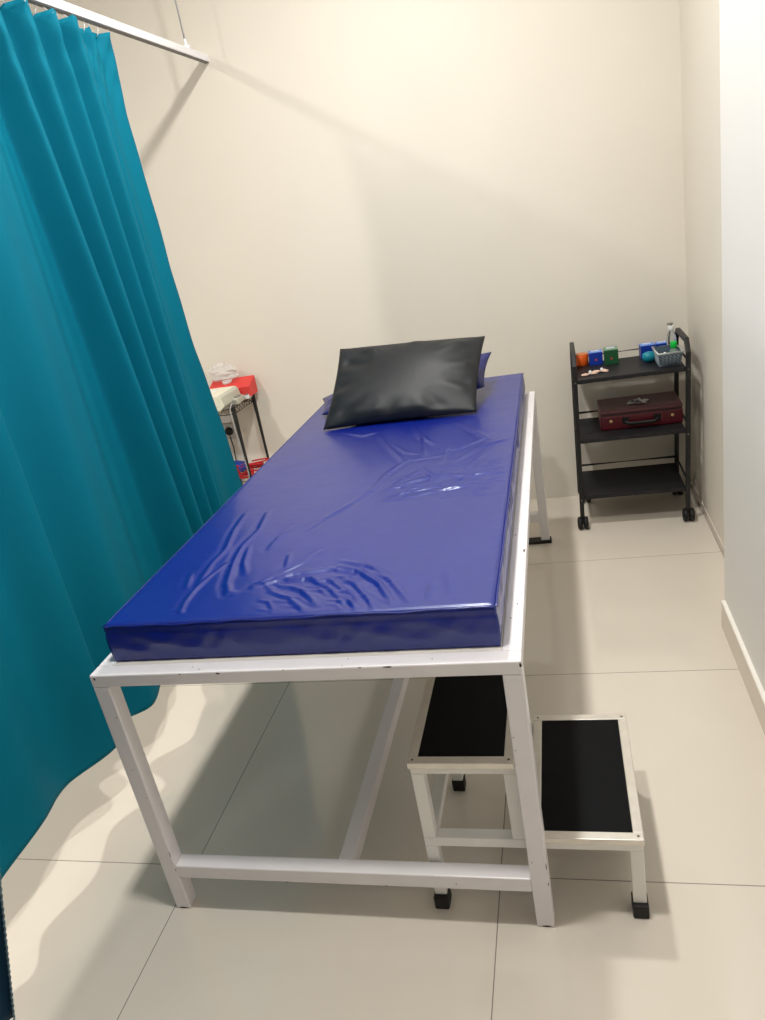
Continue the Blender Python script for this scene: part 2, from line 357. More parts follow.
def build_mattress():
    nx, ny = 230, 460
    xs = np.linspace(0, 1, nx); ys = np.linspace(0, 1, ny)
    U, V = np.meshgrid(xs, ys)
    X = MX0+(MX1-MX0)*U; Y = MY0+(MY1-MY0)*V
    H = wrinkle_field(X, Y)*.58
    edge = np.minimum(np.minimum(X-MX0, MX1-X), np.minimum(Y-MY0, MY1-Y))
    e = np.clip(edge/.012, 0, 1); H = H*np.clip(edge/.03, 0, 1)
    Z = MZ1 - .006*(1-np.sqrt(1-(1-e)**2)) + H + .003*np.sin(X*9+1)*np.sin(Y*5)*np.clip(edge/.1, 0, 1)
    # front and side edges bulge and drape a little
    bm = bmesh.new()
    top = [[bm.verts.new((float(X[j, i]), float(Y[j, i]), float(Z[j, i]))) for i in range(nx)] for j in range(ny)]
    for j in range(ny-1):
        for i in range(nx-1):
            bm.faces.new((top[j][i], top[j][i+1], top[j+1][i+1], top[j+1][i])).smooth = True
    # border rings going down
    ring = [(0, i) for i in range(nx)] + [(j, nx-1) for j in range(1, ny)] + [(ny-1, i) for i in range(nx-2, -1, -1)] + [(j, 0) for j in range(ny-2, 0, -1)]
    base = [top[j][i] for j, i in ring]; prev = base
    cx, cy = (MX0+MX1)/2, (MY0+MY1)/2
    K = 14
    for k in range(1, K+1):
        t = k/K; cur = []
        for q, (j, i) in enumerate(ring):
            p = base[q].co; nxv = (-1 if i == 0 else (1 if i == nx-1 else 0)); nyv = (-1 if j == 0 else (1 if j == ny-1 else 0))
            s = (p.x-MX0) if nyv else (p.y-MY0)
            bulge = .003*math.sin(math.pi*t)
            wr = (.0012*math.sin(s*85+7*t+2*math.sin(s*23)) + .0012*math.sin(s*41-9*t))*math.sin(math.pi*t)**2*(.2+.8*abs(math.sin(s*6+1)))*min(1, s/.05)
            if k == 1: bulge = .0015; wr = 0         # the seam just below the top edge
            if k == 2: bulge = .0
            inset = -.016*t if nyv == -1 or nxv else 0
            cur.append(bm.verts.new((p.x+nxv*(bulge+wr) + (-nxv*0), p.y+nyv*(bulge+wr), MZ1-.006-(MZ1-.006-MZ0)*t)))
        for q in range(len(ring)):
            r2 = (q+1) % len(ring); bm.faces.new((prev[q], cur[q], cur[r2], prev[r2])).smooth = True
        prev = cur
    bm.faces.new(prev[::-1])
    return bm
bm = build_mattress()
mt = finish('mattress', bm, 'mattress', None)
tag(mt, 'royal blue vinyl mattress with creased shiny cover lying on the white bed frame', 'mattress')
bm = bmesh.new()
tube(bm, [(MX0+(MX1-MX0)*k/60, MY0-.0015+.001*math.sin(k*.9), MZ1-.004+.0012*math.sin(k*.37)) for k in range(61)], .0014, 6)
tube(bm, [(MX1+.0015, MY0+(MY1-MY0)*k/80, MZ1-.004+.0012*math.sin(k*.5)) for k in range(81)], .0022, 6)
tube(bm, [(MX0-.0015, MY0+(MY1-MY0)*k/80, MZ1-.004) for k in range(81)], .0022, 6)
finish('seam_piping', bm, 'mattress', mt, smooth=True)

# ---------------------------------------------------------------- pillows
def pillow(name, C00, C10, C01, C11, T, m, label, seed, pinch=.034, nU=70, nV=50, lump=0.006, floorz=None):
    """four corners (front-left, front-right, back-left, back-right), T = half thickness"""
    C00, C10, C01, C11 = map(Vector, (C00, C10, C01, C11))
    nrm = ((C10-C00).cross(C01-C00)).normalized(); r = random.Random(seed)
    ph = [r.uniform(0, 6.28) for _ in range(8)]; ctr = (C00+C10+C01+C11)/4
    bm = bmesh.new(); rows = {}
    def P(u, v, side):
        a = 2*u-1; b = 2*v-1
        uu = .5+.5*a*(1-pinch*(1-b*b)); vv = .5+.5*b*(1-pinch*1.2*(1-a*a))
        p = (C00*(1-uu)+C10*uu)*(1-vv)+(C01*(1-uu)+C11*uu)*vv
        th = T*((1-a*a)*(1-b*b))**.42*(1-.12*(a*a+b*b))
        e = (1-a*a)*(1-b*b)
        rad = math.atan2(b, a); rr = math.hypot(a, b)
        wr = lump*.9*math.sin(2.2*a+ph[0]+1.2*b)*math.cos(1.9*b+ph[1]) + lump*1.0*math.sin(rad*9+ph[2])*max(0, rr-.55)*min(1, e*5) + lump*.7*math.sin(rad*19+ph[3])*max(0, rr-.65)*min(1, e*5)
        off_ = (th+wr*min(1, e*4))*side
        q = p + nrm*off_
        if floorz is not None and q.z < floorz: q.z = floorz
        return q
    A = grid(bm, lambda u, v: P(u, v, 1), nU, nV); B = grid(bm, lambda u, v: P(u, v, -1), nU, nV)
    bmesh.ops.remove_doubles(bm, verts=bm.verts[:], dist=.0004)
    o = finish(name, bm, m, None, smooth=True)
    return tag(o, label, 'pillow')
p1 = pillow('pillow', (-.815, 1.58, .798), (-.168, 1.60, .822), (-.872, 1.80, .812), (-.146, 1.83, .905), .046, 'bluevinyl',
       'blue vinyl pillow mostly hidden beneath the black pillow', 5, floorz=MZ1+.004)
p2 = pillow('pillow', (-.755, 1.385, .7905), (-.185, 1.385, .7905), (-.717, 1.680, 1.027), (-.150, 1.680, .997), .056, 'blackvinyl',
       'black vinyl pillow propped up at the head of the blue mattress', 9, lump=.012, floorz=MZ1+.0055)
bm = bmesh.new()
tube(bm, [Vector((-.757, 1.395, .7885)).lerp(Vector((-.186, 1.393, .7895)), k/30) + Vector((0, .018*math.sin(math.pi*k/30), 0)) for k in range(31)], .0022, 6)
finish('seam', bm, 'blackvinyl', p2, smooth=True)

# ---------------------------------------------------------------- double step stool
st = thing('step_stool', (-.035, .24, 0), 'white two-step stool with black treads standing half beneath the bed', 'step stool')
so = Vector(st.location)
def sbox(name, x0, x1, y0, y1, z0, z1, m='stoolmetal', bevel=.0025, parent=None):
    return boxo(name, (x0-so.x, x1-so.x, y0-so.y, y1-so.y, z0, z1), m, parent or st, bevel)
SX0, SX1, SY0, SY1 = -.266, .197, .043, .432
T = .028
def ring_frame(name, x0, x1, z0, z1):
    bm = bmesh.new(); a = (so.x, so.y)
    box(bm, x0-a[0], x1-a[0], SY0-a[1], SY0+T-a[1], z0, z1); box(bm, x0-a[0], x1-a[0], SY1-T-a[1], SY1-a[1], z0, z1)
    box(bm, x0-a[0], x0+T-a[0], SY0+T-a[1], SY1-T-a[1], z0, z1); box(bm, x1-T-a[0], x1-a[0], SY0+T-a[1], SY1-T-a[1], z0, z1)
    return finish(name, bm, 'stoolmetal', st, bevel=.002)
ring_frame('lower_frame', SX0, SX1, .183, .208)
ring_frame('upper_frame', SX0, -.042, .386, .408)
bm = bmesh.new(); box(bm, -.068-so.x, -.042-so.x, SY0+T-so.y, SY1-T-so.y, .186, .208); finish('tread_support', bm, 'stoolmetal', st, bevel=.002)
for y in (SY0, SY1-T):
    for (x, z0, z1) in ((SX0, .028, .183), (SX1-T, .028, .183)):
        lg = sbox('leg', x, x+T, y, y+T, z0, z1)
        bm = bmesh.new(); box(bm, x-.003-so.x, x+T+.003-so.x, y-(.012 if y < .2 else .004)-so.y, y+T+.003-so.y, 0, .036)
        finish('rubber_foot', bm, 'rubber', lg, bevel=.004)
    sbox('upright', SX0, SX0+T, y, y+T, .208, .386); sbox('upright', -.070, -.042, y, y+T, .208, .386)
def tread(name, x0, x1, z):
    t = sbox(name, x0, x1, SY0-.006, SY1+.006, z, z+.011, 'blackmat', 0)
    bm = bmesh.new(); a = (so.x, so.y); wv = .021; y0, y1 = SY0-.008, SY1+.008; x0 -= .002; x1 += .002
    box(bm, x0-a[0], x1-a[0], y0-a[1], y0+wv-a[1], z-.003, z+.013); box(bm, x0-a[0], x1-a[0], y1-wv-a[1], y1-a[1], z-.003, z+.013)
    box(bm, x0-a[0], x0+wv-a[0], y0+wv-a[1], y1-wv-a[1], z-.003, z+.013); box(bm, x1-wv-a[0], x1-a[0], y0+wv-a[1], y1-wv-a[1], z-.003, z+.013)
    tr = finish('edge_trim', bm, 'alu', t, bevel=.0015)
    for x in (x0+.011, x1-.011):
        for y in (y0+.011, y1-.011):
            bm = bmesh.new(); lathe(bm, [(.0028, 0), (.0028, .0008), (.0015, .0012)], (x-a[0], y-a[1], z+.013), 10); finish('screw', bm, 'screw', t)
tread('tread', SX0, -.046, .409)
tread('tread', -.028, SX1, .209)

# ---------------------------------------------------------------- curtain rail and curtain
RX, RZ = -1.293, 2.234
rail = thing('curtain_rail', (RX, 1.0, RZ), 'white ceiling-hung curtain rail running out from the back wall', 'curtain rail')
bm = bmesh.new(); box(bm, -.013, .013, -1.45, YB-1.0, .002, .030); finish('track', bm, 'rail', rail, bevel=.002)
bm = bmesh.new(); box(bm, -.009, .009, -1.45, YB-1.0, -.001, .002); finish('runner_groove', bm, 'raildark', rail)
bm = bmesh.new(); box(bm, .013, 1.70, -1.463, -1.437, .003, .036); finish('track', bm, 'rail', rail, bevel=.002)
for y in (1.261, -.2):
    bm = bmesh.new(); tube(bm, [(0, y, .040), (0, y, CEIL-RZ-.004)], .0045, 10); hr = finish('hanger_rod', bm, 'rail', rail)
    bm = bmesh.new(); box(bm, -.014, .014, y-.012, y+.012, .029, .042); lathe(bm, [(.007, .042), (.006, .066)], (0, y, 0), 10); finish('bracket', bm, 'rail', hr, bevel=.002)
bm = bmesh.new(); tube(bm, [(1.4, -1.45, .036), (1.4, -1.45, CEIL-RZ-.004)], .0035, 10); finish('hanger_rod', bm, 'rail', rail)

# fold line: (y at the top, offset at the top, y at the hem, offset at the hem)
keys = [(1.617, .000, 1.705, .010), (1.55, -.014, 1.60, -.015), (1.49, -.006, 1.53, -.012), (1.46, -.014, 1.50, -.025), (1.34, .030, 1.425, .034), (1.31, -.024, 1.40, -.034),
        (1.237, .028, 1.335, .036), (1.205, -.026, 1.31, -.044), (1.09, .030, 1.228, .050), (1.06, -.030, 1.19, -.055), (.935, .033, 1.118, .066), (.905, -.036, 1.05, -.060),
        (.87, -.020, .90, -.036), (.80, .010, .75, .020), (.70, .030, .60, .050), (.52, -.030, .47, -.040), (.44, .030, .385, .055), (.36, -.020, .22, -.020),
        (.28, .020, .07, .014), (.20, -.016, -.08, -.012), (.12, .024, -.18, .030), (.05, -.024, -.28, -.030), (-.02, .020, -.34, .020), (-.08, -.010, -.38, -.010)]
def ease(t): return .5-.5*math.cos(math.pi*t)
def curtain_point(u, v):
    n = len(keys)-1; s = min(u*n, n-1e-6); i = int(s); t = s-i
    a, b = keys[i], keys[i+1]; e = ease(t)
    yt = a[0]+(b[0]-a[0])*t; xt = a[1]+(b[1]-a[1])*e
    yb = a[2]+(b[2]-a[2])*t; xb = a[3]+(b[3]-a[3])*e
    zt = 2.222-.010*abs(math.sin(u*n*math.pi/2)); zb = .172+.018*math.sin(yb*5.3+.6)+.010*math.sin(yb*19)+.022*math.exp(-((yb-.66)/.14)**2)
    g = v**.85
    y = yt+(yb-yt)*g; x = xt+(xb-xt)*min(1, v*1.15)**.8
    top = max(0, 1-v/.045)
    x += (.006*math.sin(u*n*4.3+v*70)*math.sin(u*n*1.7-v*45+1)+.004*math.sin(u*n*7.1-v*120))*math.exp(-v/.07)
    x += .007*math.sin(u*n*3.3)*top + .003*math.sin(v*6+u*9)*(1-v) + .0025*math.sin(u*n*5.1)*math.exp(-((v-.05)/.02)**2)
    z_ = zt+(zb-zt)*v; T_ = [(2.3,1.625),(2.13,1.588),(1.95,1.566),(1.70,1.576),(1.43,1.578),(1.12,1.602),(.97,1.628),(.77,1.664),(.6,1.686),(.48,1.693),(.0,1.705)]
    for (za, ya), (zc, yc) in zip(T_, T_[1:]):
        if za >= z_ >= zc: ye = ya+(yc-ya)*(za-z_)/(za-zc)
    y += (ye-(keys[0][0]+(keys[0][2]-keys[0][0])*g))*max(0, 1-s/4)**1.2
    y += .004*math.sin(v*34)*math.sin(v*13+1)*max(0, 1-u*40)
    return Vector((RX+x, y, zt+(zb-zt)*v))
def sheet(name, f, nu, nv, thick, m, parent=None):
    bm = bmesh.new(); A = [[bm.verts.new(f(i/(nu-1), j/(nv-1))) for i in range(nu)] for j in range(nv)]
    for j in range(nv-1):
        for i in range(nu-1): bm.faces.new((A[j][i], A[j][i+1], A[j+1][i+1], A[j+1][i])).smooth = True
    o = finish(name, bm, m, parent, smooth=True)
    md = o.modifiers.new('thickness', 'SOLIDIFY'); md.thickness = thick; md.offset = 0
    return o
cu = sheet('curtain', curtain_point, 420, 150, .0016, 'teal'); tag(cu, 'long teal pleated privacy curtain hanging from the rail left of the bed', 'curtain')
bm = bmesh.new()
tube(bm, [curtain_point(0, j/100)+Vector((0, .0005, 0)) for j in range(101)], .0028, 6)
finish('side_hem', bm, 'teal', cu, smooth=True)
for k in range(24):
    p = curtain_point(min(1, k/23), 0)
    bm = bmesh.new(); tube(bm, [(p.x, p.y, p.z-.012), (RX+(p.x-RX)*.3, p.y, p.z+.001), (RX, p.y, RZ-.0026)], .0014, 6); finish('hook', bm, 'whiteplastic', cu)

# the second curtain panel, drawn aside close to the camera
edge_pts = [(-.215, 2.222), (-.285, 1.92), (-.368, 1.74), (-.418, 1.636), (-.556, 1.364), (-.790, .795), (-.897, .506), (-1.017, .176)]
def edge_at(z):
    for (x0, z0), (x1, z1) in zip(edge_pts, edge_pts[1:]):
        if z <= z0 and z >= z1: t = (z0-z)/(z0-z1); return x0+(x1-x0)*t
    return edge_pts[-1][0]
def near_point(u, v):
    z = 2.222+(.176-2.222)*v; xe = edge_at(z); xl = -1.265-.01*v
    x = xe+(xl-xe)*u; a = .028*(1-math.exp(-u*14))
    return Vector((x, -.402-.048*(1-v)+a*math.sin(u*38+1.1*v), z))
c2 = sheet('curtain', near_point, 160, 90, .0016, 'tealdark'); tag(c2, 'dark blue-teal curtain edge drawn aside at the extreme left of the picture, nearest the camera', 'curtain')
bm = bmesh.new()
pts = []
for j in range(401):
    p = near_point(0, j/400); pts.append(p+Vector((.0010*math.sin(j*1.9), .0008*math.cos(j*1.9), 0)))
tube(bm, pts, .0018, 5); finish('overlocked_edge', bm, 'thread', c2, smooth=True)

# ---------------------------------------------------------------- black trolley
tx0, tx1, ty0, ty1 = .157, .609, 2.060, 2.372
tc_ = Vector(((tx0+tx1)/2, (ty0+ty1)/2, 0))
tr = thing('trolley', tc_, 'black three-tier metal trolley on castors in the corner', 'trolley')
hx, hy = (tx1-tx0)/2, (ty1-ty0)/2
TOP = .690
for s in (-1, 1):
    bm = bmesh.new()
    sqtube(bm, [(s*hx, -hy, .052), (s*hx, -hy, .748), (s*hx, -hy+.045, .792), (s*hx, hy-.045, .792), (s*hx, hy, .748), (s*hx, hy, .052)], .0095, .0095)
    finish('side_hoop', bm, 'blackmetal', tr, bevel=.003)
    for z in (.445, .185, .715):
        bm = bmesh.new(); tube(bm, [(s*hx, -hy, z), (s*hx, hy, z)], .0045, 8); finish('side_bar', bm, 'blackmetal', tr)
for z in (.722, .455, .190):
    bm = bmesh.new(); tube(bm, [(-hx, hy, z), (hx, hy, z)], .0062, 8); finish('back_bar', bm, 'blackmetal', tr)
for z in (TOP, .424, .158):
    bm = bmesh.new()
    x0, x1, y0, y1 = -hx+.0095, hx-.0095, -hy-.004, hy+.004
    box(bm, x0, x1, y0, y1, z-.004, z); box(bm, x0, x1, y0, y0+.003, z-.018, z-.004); box(bm, x0, x1, y1-.003, y1, z-.018, z-.004)
    box(bm, x0, x0+.003, y0+.003, y1-.003, z-.018, z-.004); box(bm, x1-.003, x1, y0+.003, y1-.003, z-.018, z-.004)
    finish('shelf', bm, 'shelfmetal', tr, bevel=.0012)
for sx in (-1, 1):
    for sy in (-1, 1):
        x, y = sx*hx, sy*hy; sw = .024 if (sx, sy) == (-1, 1) else 0
        bm = bmesh.new(); lathe(bm, [(.004, .040), (.004, .056)], (x, y, 0), 10); box(bm, x-.0038+sw*.6, x+.0038+sw, y-.026, y+.010, .026, .046); box(bm, x-.008, x+.008, y-.010, y+.008, .0455, .0495); cs = finish('castor', bm, 'blackmetal', tr, bevel=.002)
        bm = bmesh.new()
        for d in (-.0245, .002): lathe(bm, [(.012, 0), (.024, .002), (.0295, .007), (.0295, .015), (.026, .021), (.012, .0225)], (x+d+sw, y-.010, .0295), 22, axis='X')
        finish('wheel', bm, 'rubber', cs)
        bm = bmesh.new(); lathe(bm, [(.0085, .0496), (.0060, .056)], (x, y, 0), 10); finish('collar', bm, 'chrome', cs)
for z, sx in ((TOP-.010, -1), (TOP-.010, 1), (.140, -1), (.402, 1)):
    bm = bmesh.new(); lathe(bm, [(.003, 0), (.0025, .0015)], (sx*hx, -hy-.0110, z), 8, axis='Y'); finish('screw', bm, 'chrome', tr)

def carton(name, cx, cy, z, sx, sy, h, m, mtop, label, rz=0, mark=True, lab=True, group=None):
    t = thing(name, (cx, cy, z), label, 'box', group, rz)
    bm = bmesh.new(); box(bm, -sx/2, sx/2, -sy/2, sy/2, 0, h); finish('carton_body', bm, m, t, bevel=.0012)
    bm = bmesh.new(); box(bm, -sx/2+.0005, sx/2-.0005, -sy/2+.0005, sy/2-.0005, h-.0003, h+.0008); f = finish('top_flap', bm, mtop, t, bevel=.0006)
    if lab: bm = bmesh.new(); box(bm, -sx*.30, sx*.30, -sy*.05, sy*.32, h+.0009, h+.0014); finish('label_patch', bm, 'label', t)
    if mark: bm = bmesh.new(); lathe(bm, [(.0055, 0), (.0045, .0006)], (0, -sy/2-.0007, h*.42), 8, axis='Y'); finish('front_mark', bm, 'redmark', t)
    return t
for ch in tr.children:            # the light frame leans a little to the right
    for v_ in ch.data.vertices: v_.co.x += .026*(v_.co.z-.30) if v_.co.z > .06 else -.0062
    for g_ in ch.children:
        for v_ in g_.data.vertices: v_.co.x += -.0062
zt = TOP+.0006
# orange tub with rounded front
ot = thing('tub', (.208, 2.330, zt), 'small orange tub at the left end of the trolley top', 'tub')
bm = bmesh.new(); lathe(bm, [(.027, 0), (.029, .002), (.029, .047), (.027, .049)], (0, 0, 0), 24); finish('tub_body', bm, 'orange', ot)
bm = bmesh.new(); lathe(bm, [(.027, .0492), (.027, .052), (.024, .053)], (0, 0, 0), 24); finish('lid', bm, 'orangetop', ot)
carton('carton', .269, 2.324, zt, .058, .055, .056, 'bluecard', 'bluetop', 'small blue carton between the orange tub and the green carton', .03)
carton('carton', .335, 2.308, zt, .060, .074, .064, 'greencard', 'greentop', 'small dark green carton on the trolley top', -.02)
carton('carton', .490, 2.322, zt, .060, .060, .058, 'bluecard', 'bluetop', 'small blue carton behind the teal ball on the trolley', .05)
carton('carton', .5535, 2.320, zt, .056, .050, .058, 'bluecard', 'bluetop', 'small blue carton behind the grey basket on the trolley', -.03, mark=False)
# teal ball with a dark neck
bl = thing('rubber_bulb', (.488, 2.222, zt), 'teal rubber bulb lying beside the grey basket', 'rubber bulb')
bm = bmesh.new(); lathe(bm, [(.006, -.030), (.017, -.026), (.0225, -.012), (.0235, 0), (.021, .014), (.012, .025), (.005, .029)], (0, 0, .0236), 22, axis='X'); finish('bulb', bm, 'cyan', bl)
bm = bmesh.new(); lathe(bm, [(.0055, .028), (.0055, .036)], (0, 0, .0236), 12, axis='X'); finish('neck', bm, 'rubber', bl)
# clips
def clip(x, y, rz, lab):
    t = thing('clip', (x, y, zt), lab, 'clip', None, rz)
    bm = bmesh.new(); tube(bm, [(.013*math.cos(a)-.012, .010*math.sin(a), .0045) for a in [i*2*math.pi/16 for i in range(16)]], .0034, 8, closed=True); finish('ring', bm, 'pink', t)
    bm = bmesh.new(); tube(bm, [(.0, .003, .0042), (.014, .006, .0095), (.040, .003, .006)], [.0038, .0046, .0030], 8); finish('jaw', bm, 'pink', t)
    bm = bmesh.new(); tube(bm, [(.001, -.006, .0042), (.016, -.004, .006), (.040, -.008, .0040)], [.0034, .0042, .0028], 8); finish('jaw', bm, 'pink', t)
    bm = bmesh.new(); lathe(bm, [(.006, -.010), (.007, 0), (.004, .006)], (.012, .0, .013), 12); 
    finish('spring_cap', bm, 'whiteplastic', t)
clip(.222, 2.122, .2, 'pale pink plastic clip on the trolley top, the left one of two')
clip(.272, 2.152, -.35, 'pale pink plastic clip on the trolley top, the right one of two')
# basket
bk = thing('basket', (.554, 2.166, zt), 'small slate grey lattice basket with white rim on the trolley', 'basket', None, .04)
def basket_side(A0, B0, A1, B1, name, n=9, rows=4):
    A0, B0, A1, B1 = map(Vector, (A0, B0, A1, B1)); bm = bmesh.new()
    P = lambda u, v: (A0*(1-u)+B0*u)*(1-v)+(A1*(1-u)+B1*u)*v
    for k in range(n+1):
        u = k/n; tube(bm, [P(u, 0), P(u, 1)], .0009, 5)
    for k in range(-rows, n+1):
        for s in (1, -1):
            u0 = k/n; pts = []
            for q in range(0, 9):
                v = q/8; u = u0+s*v*rows/n if s > 0 else u0+rows/n-v*rows/n
                if -1e-6 <= u <= 1.000001: pts.append(P(u, .06+v*.90))
            if len(pts) > 1: tube(bm, pts, .0010, 5)
    tube(bm, [P(0, .0), P(1, .0)], .0022, 6); tube(bm, [P(0, .10), P(1, .10)], .0018, 6); tube(bm, [P(0, .95), P(1, .95)], .0022, 6)
    finish(name, bm, 'basketlat', bk)
    bm = bmesh.new(); inn = Vector((0, 0, .03)); c_ = (A0+B0)/2; nn = Vector((-c_.x, -c_.y, 0)).normalized()*.0016
    q = [A0+nn, B0+nn, B1+nn, A1+nn]; q2 = [p_+nn*.6 for p_ in q]; V1 = [bm.verts.new(p_) for p_ in q]; V2 = [bm.verts.new(p_) for p_ in q2]
    bm.faces.new(V1); bm.faces.new(V2[::-1])
    for i_ in range(4): bm.faces.new((V1[i_], V1[(i_+1) % 4], V2[(i_+1) % 4], V2[i_]))
    finish('basket_wall', bm, 'basket', bk)
bw, bd, tw, td, bh = .041, .058, .0485, .078, .058
bb = [(-bw,-bd,.003), (bw,-bd,.003), (bw,bd,.003), (-bw,bd,.003)]; bt_ = [(-tw,-td,bh), (tw,-td,bh), (tw,td,bh), (-tw,td,bh)]
for i in range(4):
    j = (i+1) % 4; basket_side(bb[i], bb[j], bt_[i], bt_[j], 'lattice_side', 6 if i % 2 == 0 else 9)
bm = bmesh.new(); box(bm, -bw, bw, -bd, bd, 0, .003); finish('basket_floor', bm, 'basket', bk)
bm = bmesh.new(); tube(bm, bt_, .0040, 8, closed=True); finish('rim', bm, 'basketrim', bk)
gb = thing('bottle', (.565, 2.176, zt+.0034), 'small clear bottle with bright green cap standing in the grey basket', 'bottle')
bm = bmesh.new(); lathe(bm, [(.017, 0), (.0185, .003), (.0185, .042), (.011, .056), (.008, .060)], (.017, 0, 0), 20); finish('bottle_body', bm, 'liquid', gb)
bm = bmesh.new(); lathe(bm, [(.0130, .056), (.0135, .059), (.0135, .079), (.011, .083)], (.017, 0, 0), 20); finish('cap', bm, 'greencap', gb)
wp = thing('swab_pack', (.550, 2.121, zt+.0034), 'small white crumpled swab pack in the grey basket', 'swab pack')
bm = bmesh.new(); lathe(bm, [(.008, 0), (.012, .010), (.011, .026), (.008, .046), (.003, .054)], (-.012, 0, 0), 9)
finish('wrapper', bm, 'whiteplastic', wp)
# clear spray bottle
sb = thing('bottle', (.594, 2.335, zt), 'clear plastic bottle with white screw cap at the back right of the trolley', 'bottle')
sb.location = (.572, 2.290, zt)
sb.location = (.586, 2.268, zt)
bm = bmesh.new(); lathe(bm, [(.018, 0), (.020, .003), (.020, .080), (.017, .098), (.010, .112), (.009, .118)], (0, 0, 0), 22); finish('bottle_body', bm, 'clear', sb)
bm = bmesh.new(); lathe(bm, [(.0115, .115), (.0125, .118), (.0125, .134), (.011, .136)], (0, 0, 0), 20); finish('cap', bm, 'whiteplastic', sb)
bm = bmesh.new(); lathe(bm, [(.005, .136), (.005, .141)], (0, 0, 0), 10); box(bm, -.017, .008, -.006, .006, .141, .148); finish('pump_head', bm, 'greyplastic', sb, bevel=.002)

# briefcase on the middle shelf
bc = thing('briefcase', (.4350, 2.2535, .4246), 'maroon briefcase with brass studs lying on the middle trolley shelf', 'briefcase')
w2, d2 = .172, .110
bm = bmesh.new(); box(bm, -w2, w2, -d2, d2, 0, .066); finish('case_body', bm, 'maroon', bc, bevel=.006)
bm = bmesh.new(); box(bm, -w2, w2, -d2, d2, .070, .088); finish('case_lid', bm, 'maroontop', bc, bevel=.006)
bm = bmesh.new(); box(bm, -w2+.003, w2-.003, -d2+.003, d2-.003, .065, .071); finish('parting_strip', bm, 'blackmetal', bc)
bm = bmesh.new(); box(bm, -w2+.004, w2-.004, -d2-.0015, -d2+.002, .008, .062); finish('front_panel', bm, 'maroon', bc, bevel=.002)
for x in (-.128, .128):
    bm = bmesh.new(); lathe(bm, [(.007, 0), (.0065, -.003), (.003, -.0045)], (x, -d2-.0015, .042), 14, axis='Y'); finish('stud', bm, 'gold', bc)
bm = bmesh.new(); tube(bm, [(-.066, -d2-.003, .042), (-.064, -d2-.016, .038), (-.052, -d2-.021, .030), (.052, -d2-.021, .030), (.064, -d2-.016, .038), (.066, -d2-.003, .042)], .0075, 8); finish('handle', bm, 'rubber', bc)
for x in (-.066, .066):
    bm = bmesh.new(); box(bm, x-.014, x+.014, -d2-.006, -d2, .026, .056); finish('handle_mount', bm, 'rubber', bc, bevel=.002)
# crumpled film on the briefcase
rr_ = random.Random(11)
def crumple(name, parent, nu, nv, sx, sy, h, m, seed, curl=0):
    r = random.Random(seed); hts = [[abs(r.gauss(0, 1)) for _ in range(nu)] for _ in range(nv)]
    bm = bmesh.new(); jit = [[(r.uniform(-.3, .3), r.uniform(-.3, .3)) for _ in range(nu)] for _ in range(nv)]
    V = [[bm.verts.new(((i+jit[j][i][0])/(nu-1)*sx-sx/2, (j+jit[j][i][1])/(nv-1)*sy-sy/2, .0015+min(1.6, hts[j][i])*h)) for i in range(nu)] for j in range(nv)]
    for j in range(nv-1):
        for i in range(nu-1): bm.faces.new((V[j][i], V[j][i+1], V[j+1][i+1], V[j+1][i]))
    o = finish(name, bm, m, parent); md = o.modifiers.new('thickness', 'SOLIDIFY'); md.thickness = .0006; return o
fo = thing('plastic_packet', (.432, 2.235, .4246+.0886), 'crumpled silvery clear plastic packet lying on the maroon briefcase', 'packet', None, -.25)
crumple('packet_film', fo, 9, 6, .085, .062, .005, 'foil', 4)
bm = bmesh.new(); tube(bm, [(-.015, -.004, .008), (.004, .006, .012), (.016, -.002, .007)], [.006, .008, .005], 8); finish('packet_content', bm, 'whiteplastic', fo)

# ---------------------------------------------------------------- wire rack behind the curtain
ANG = math.radians(-1.7)
rk = thing('wire_rack', (-1.452, 2.162, 0), 'narrow black-legged wire rack standing against the back wall beyond the curtain', 'rack', None, ANG)
RW, RD = .50, .252
for (x, y) in ((0, 0), (0, RD), (-RW, 0), (-RW, RD)):
    bm = bmesh.new(); tube(bm, [(x, y, .012), (x, y, .742)], .0105, 14); ps = finish('post', bm, 'blackmetal', rk)
    bm = bmesh.new(); lathe(bm, [(.014, 0), (.015, .004), (.009, .014)], (x, y, 0), 14); finish('levelling_foot', bm, 'rubber', ps)
    bm = bmesh.new(); lathe(bm, [(.011, .738), (.0125, .741), (.0125, .746), (.010, .749)], (x, y, 0), 14); finish('post_cap', bm, 'blackmetal', ps)
for z in (.735, .355):
    bm = bmesh.new()
    for zz in (z, z-.026):
        for a, b in (((0, 0), (0, RD)), ((0, RD), (-RW, RD)), ((-RW, RD), (-RW, 0)), ((-RW, 0), (0, 0))): tube(bm, [(a[0], a[1], zz), (b[0], b[1], zz)], .0030, 6)
    for a, b in (((0, 0), (0, RD)), ((0, RD), (-RW, RD)), ((-RW, RD), (-RW, 0)), ((-RW, 0), (0, 0))):
        n = 8 if a[0] == b[0] else 13
        tube(bm, [(a[0]+(b[0]-a[0])*k/n/2, a[1]+(b[1]-a[1])*k/n/2, z if k % 2 else z-.026) for k in range(2*n+1)], .0018, 5)
    for k in range(1, 18): tube(bm, [(-RW*k/18, 0, z+.0028), (-RW*k/18, RD, z+.0028)], .0014, 5)
    for k in (1, 2): tube(bm, [(0, RD*k/3, z-.002), (-RW, RD*k/3, z-.002)], .0028, 6)
    finish('wire_shelf', bm, 'chrome', rk)
R_ = Matrix.Rotation(ANG, 4, 'Z')
def on_rack(x, y, z):
    p = R_ @ Vector((x, y, 0)); return (rk.location.x+p.x, rk.location.y+p.y, z)
ZT = .7400
ecg = thing('monitor_unit', on_rack(-.160, .085, ZT), 'flat cream medical recorder lying on the wire rack top', 'medical device', None, ANG-.02)
prof = [(-.165, 0), (.112, 0), (.140, .022), (.132, .064), (.118, .076), (-.165, .076)]
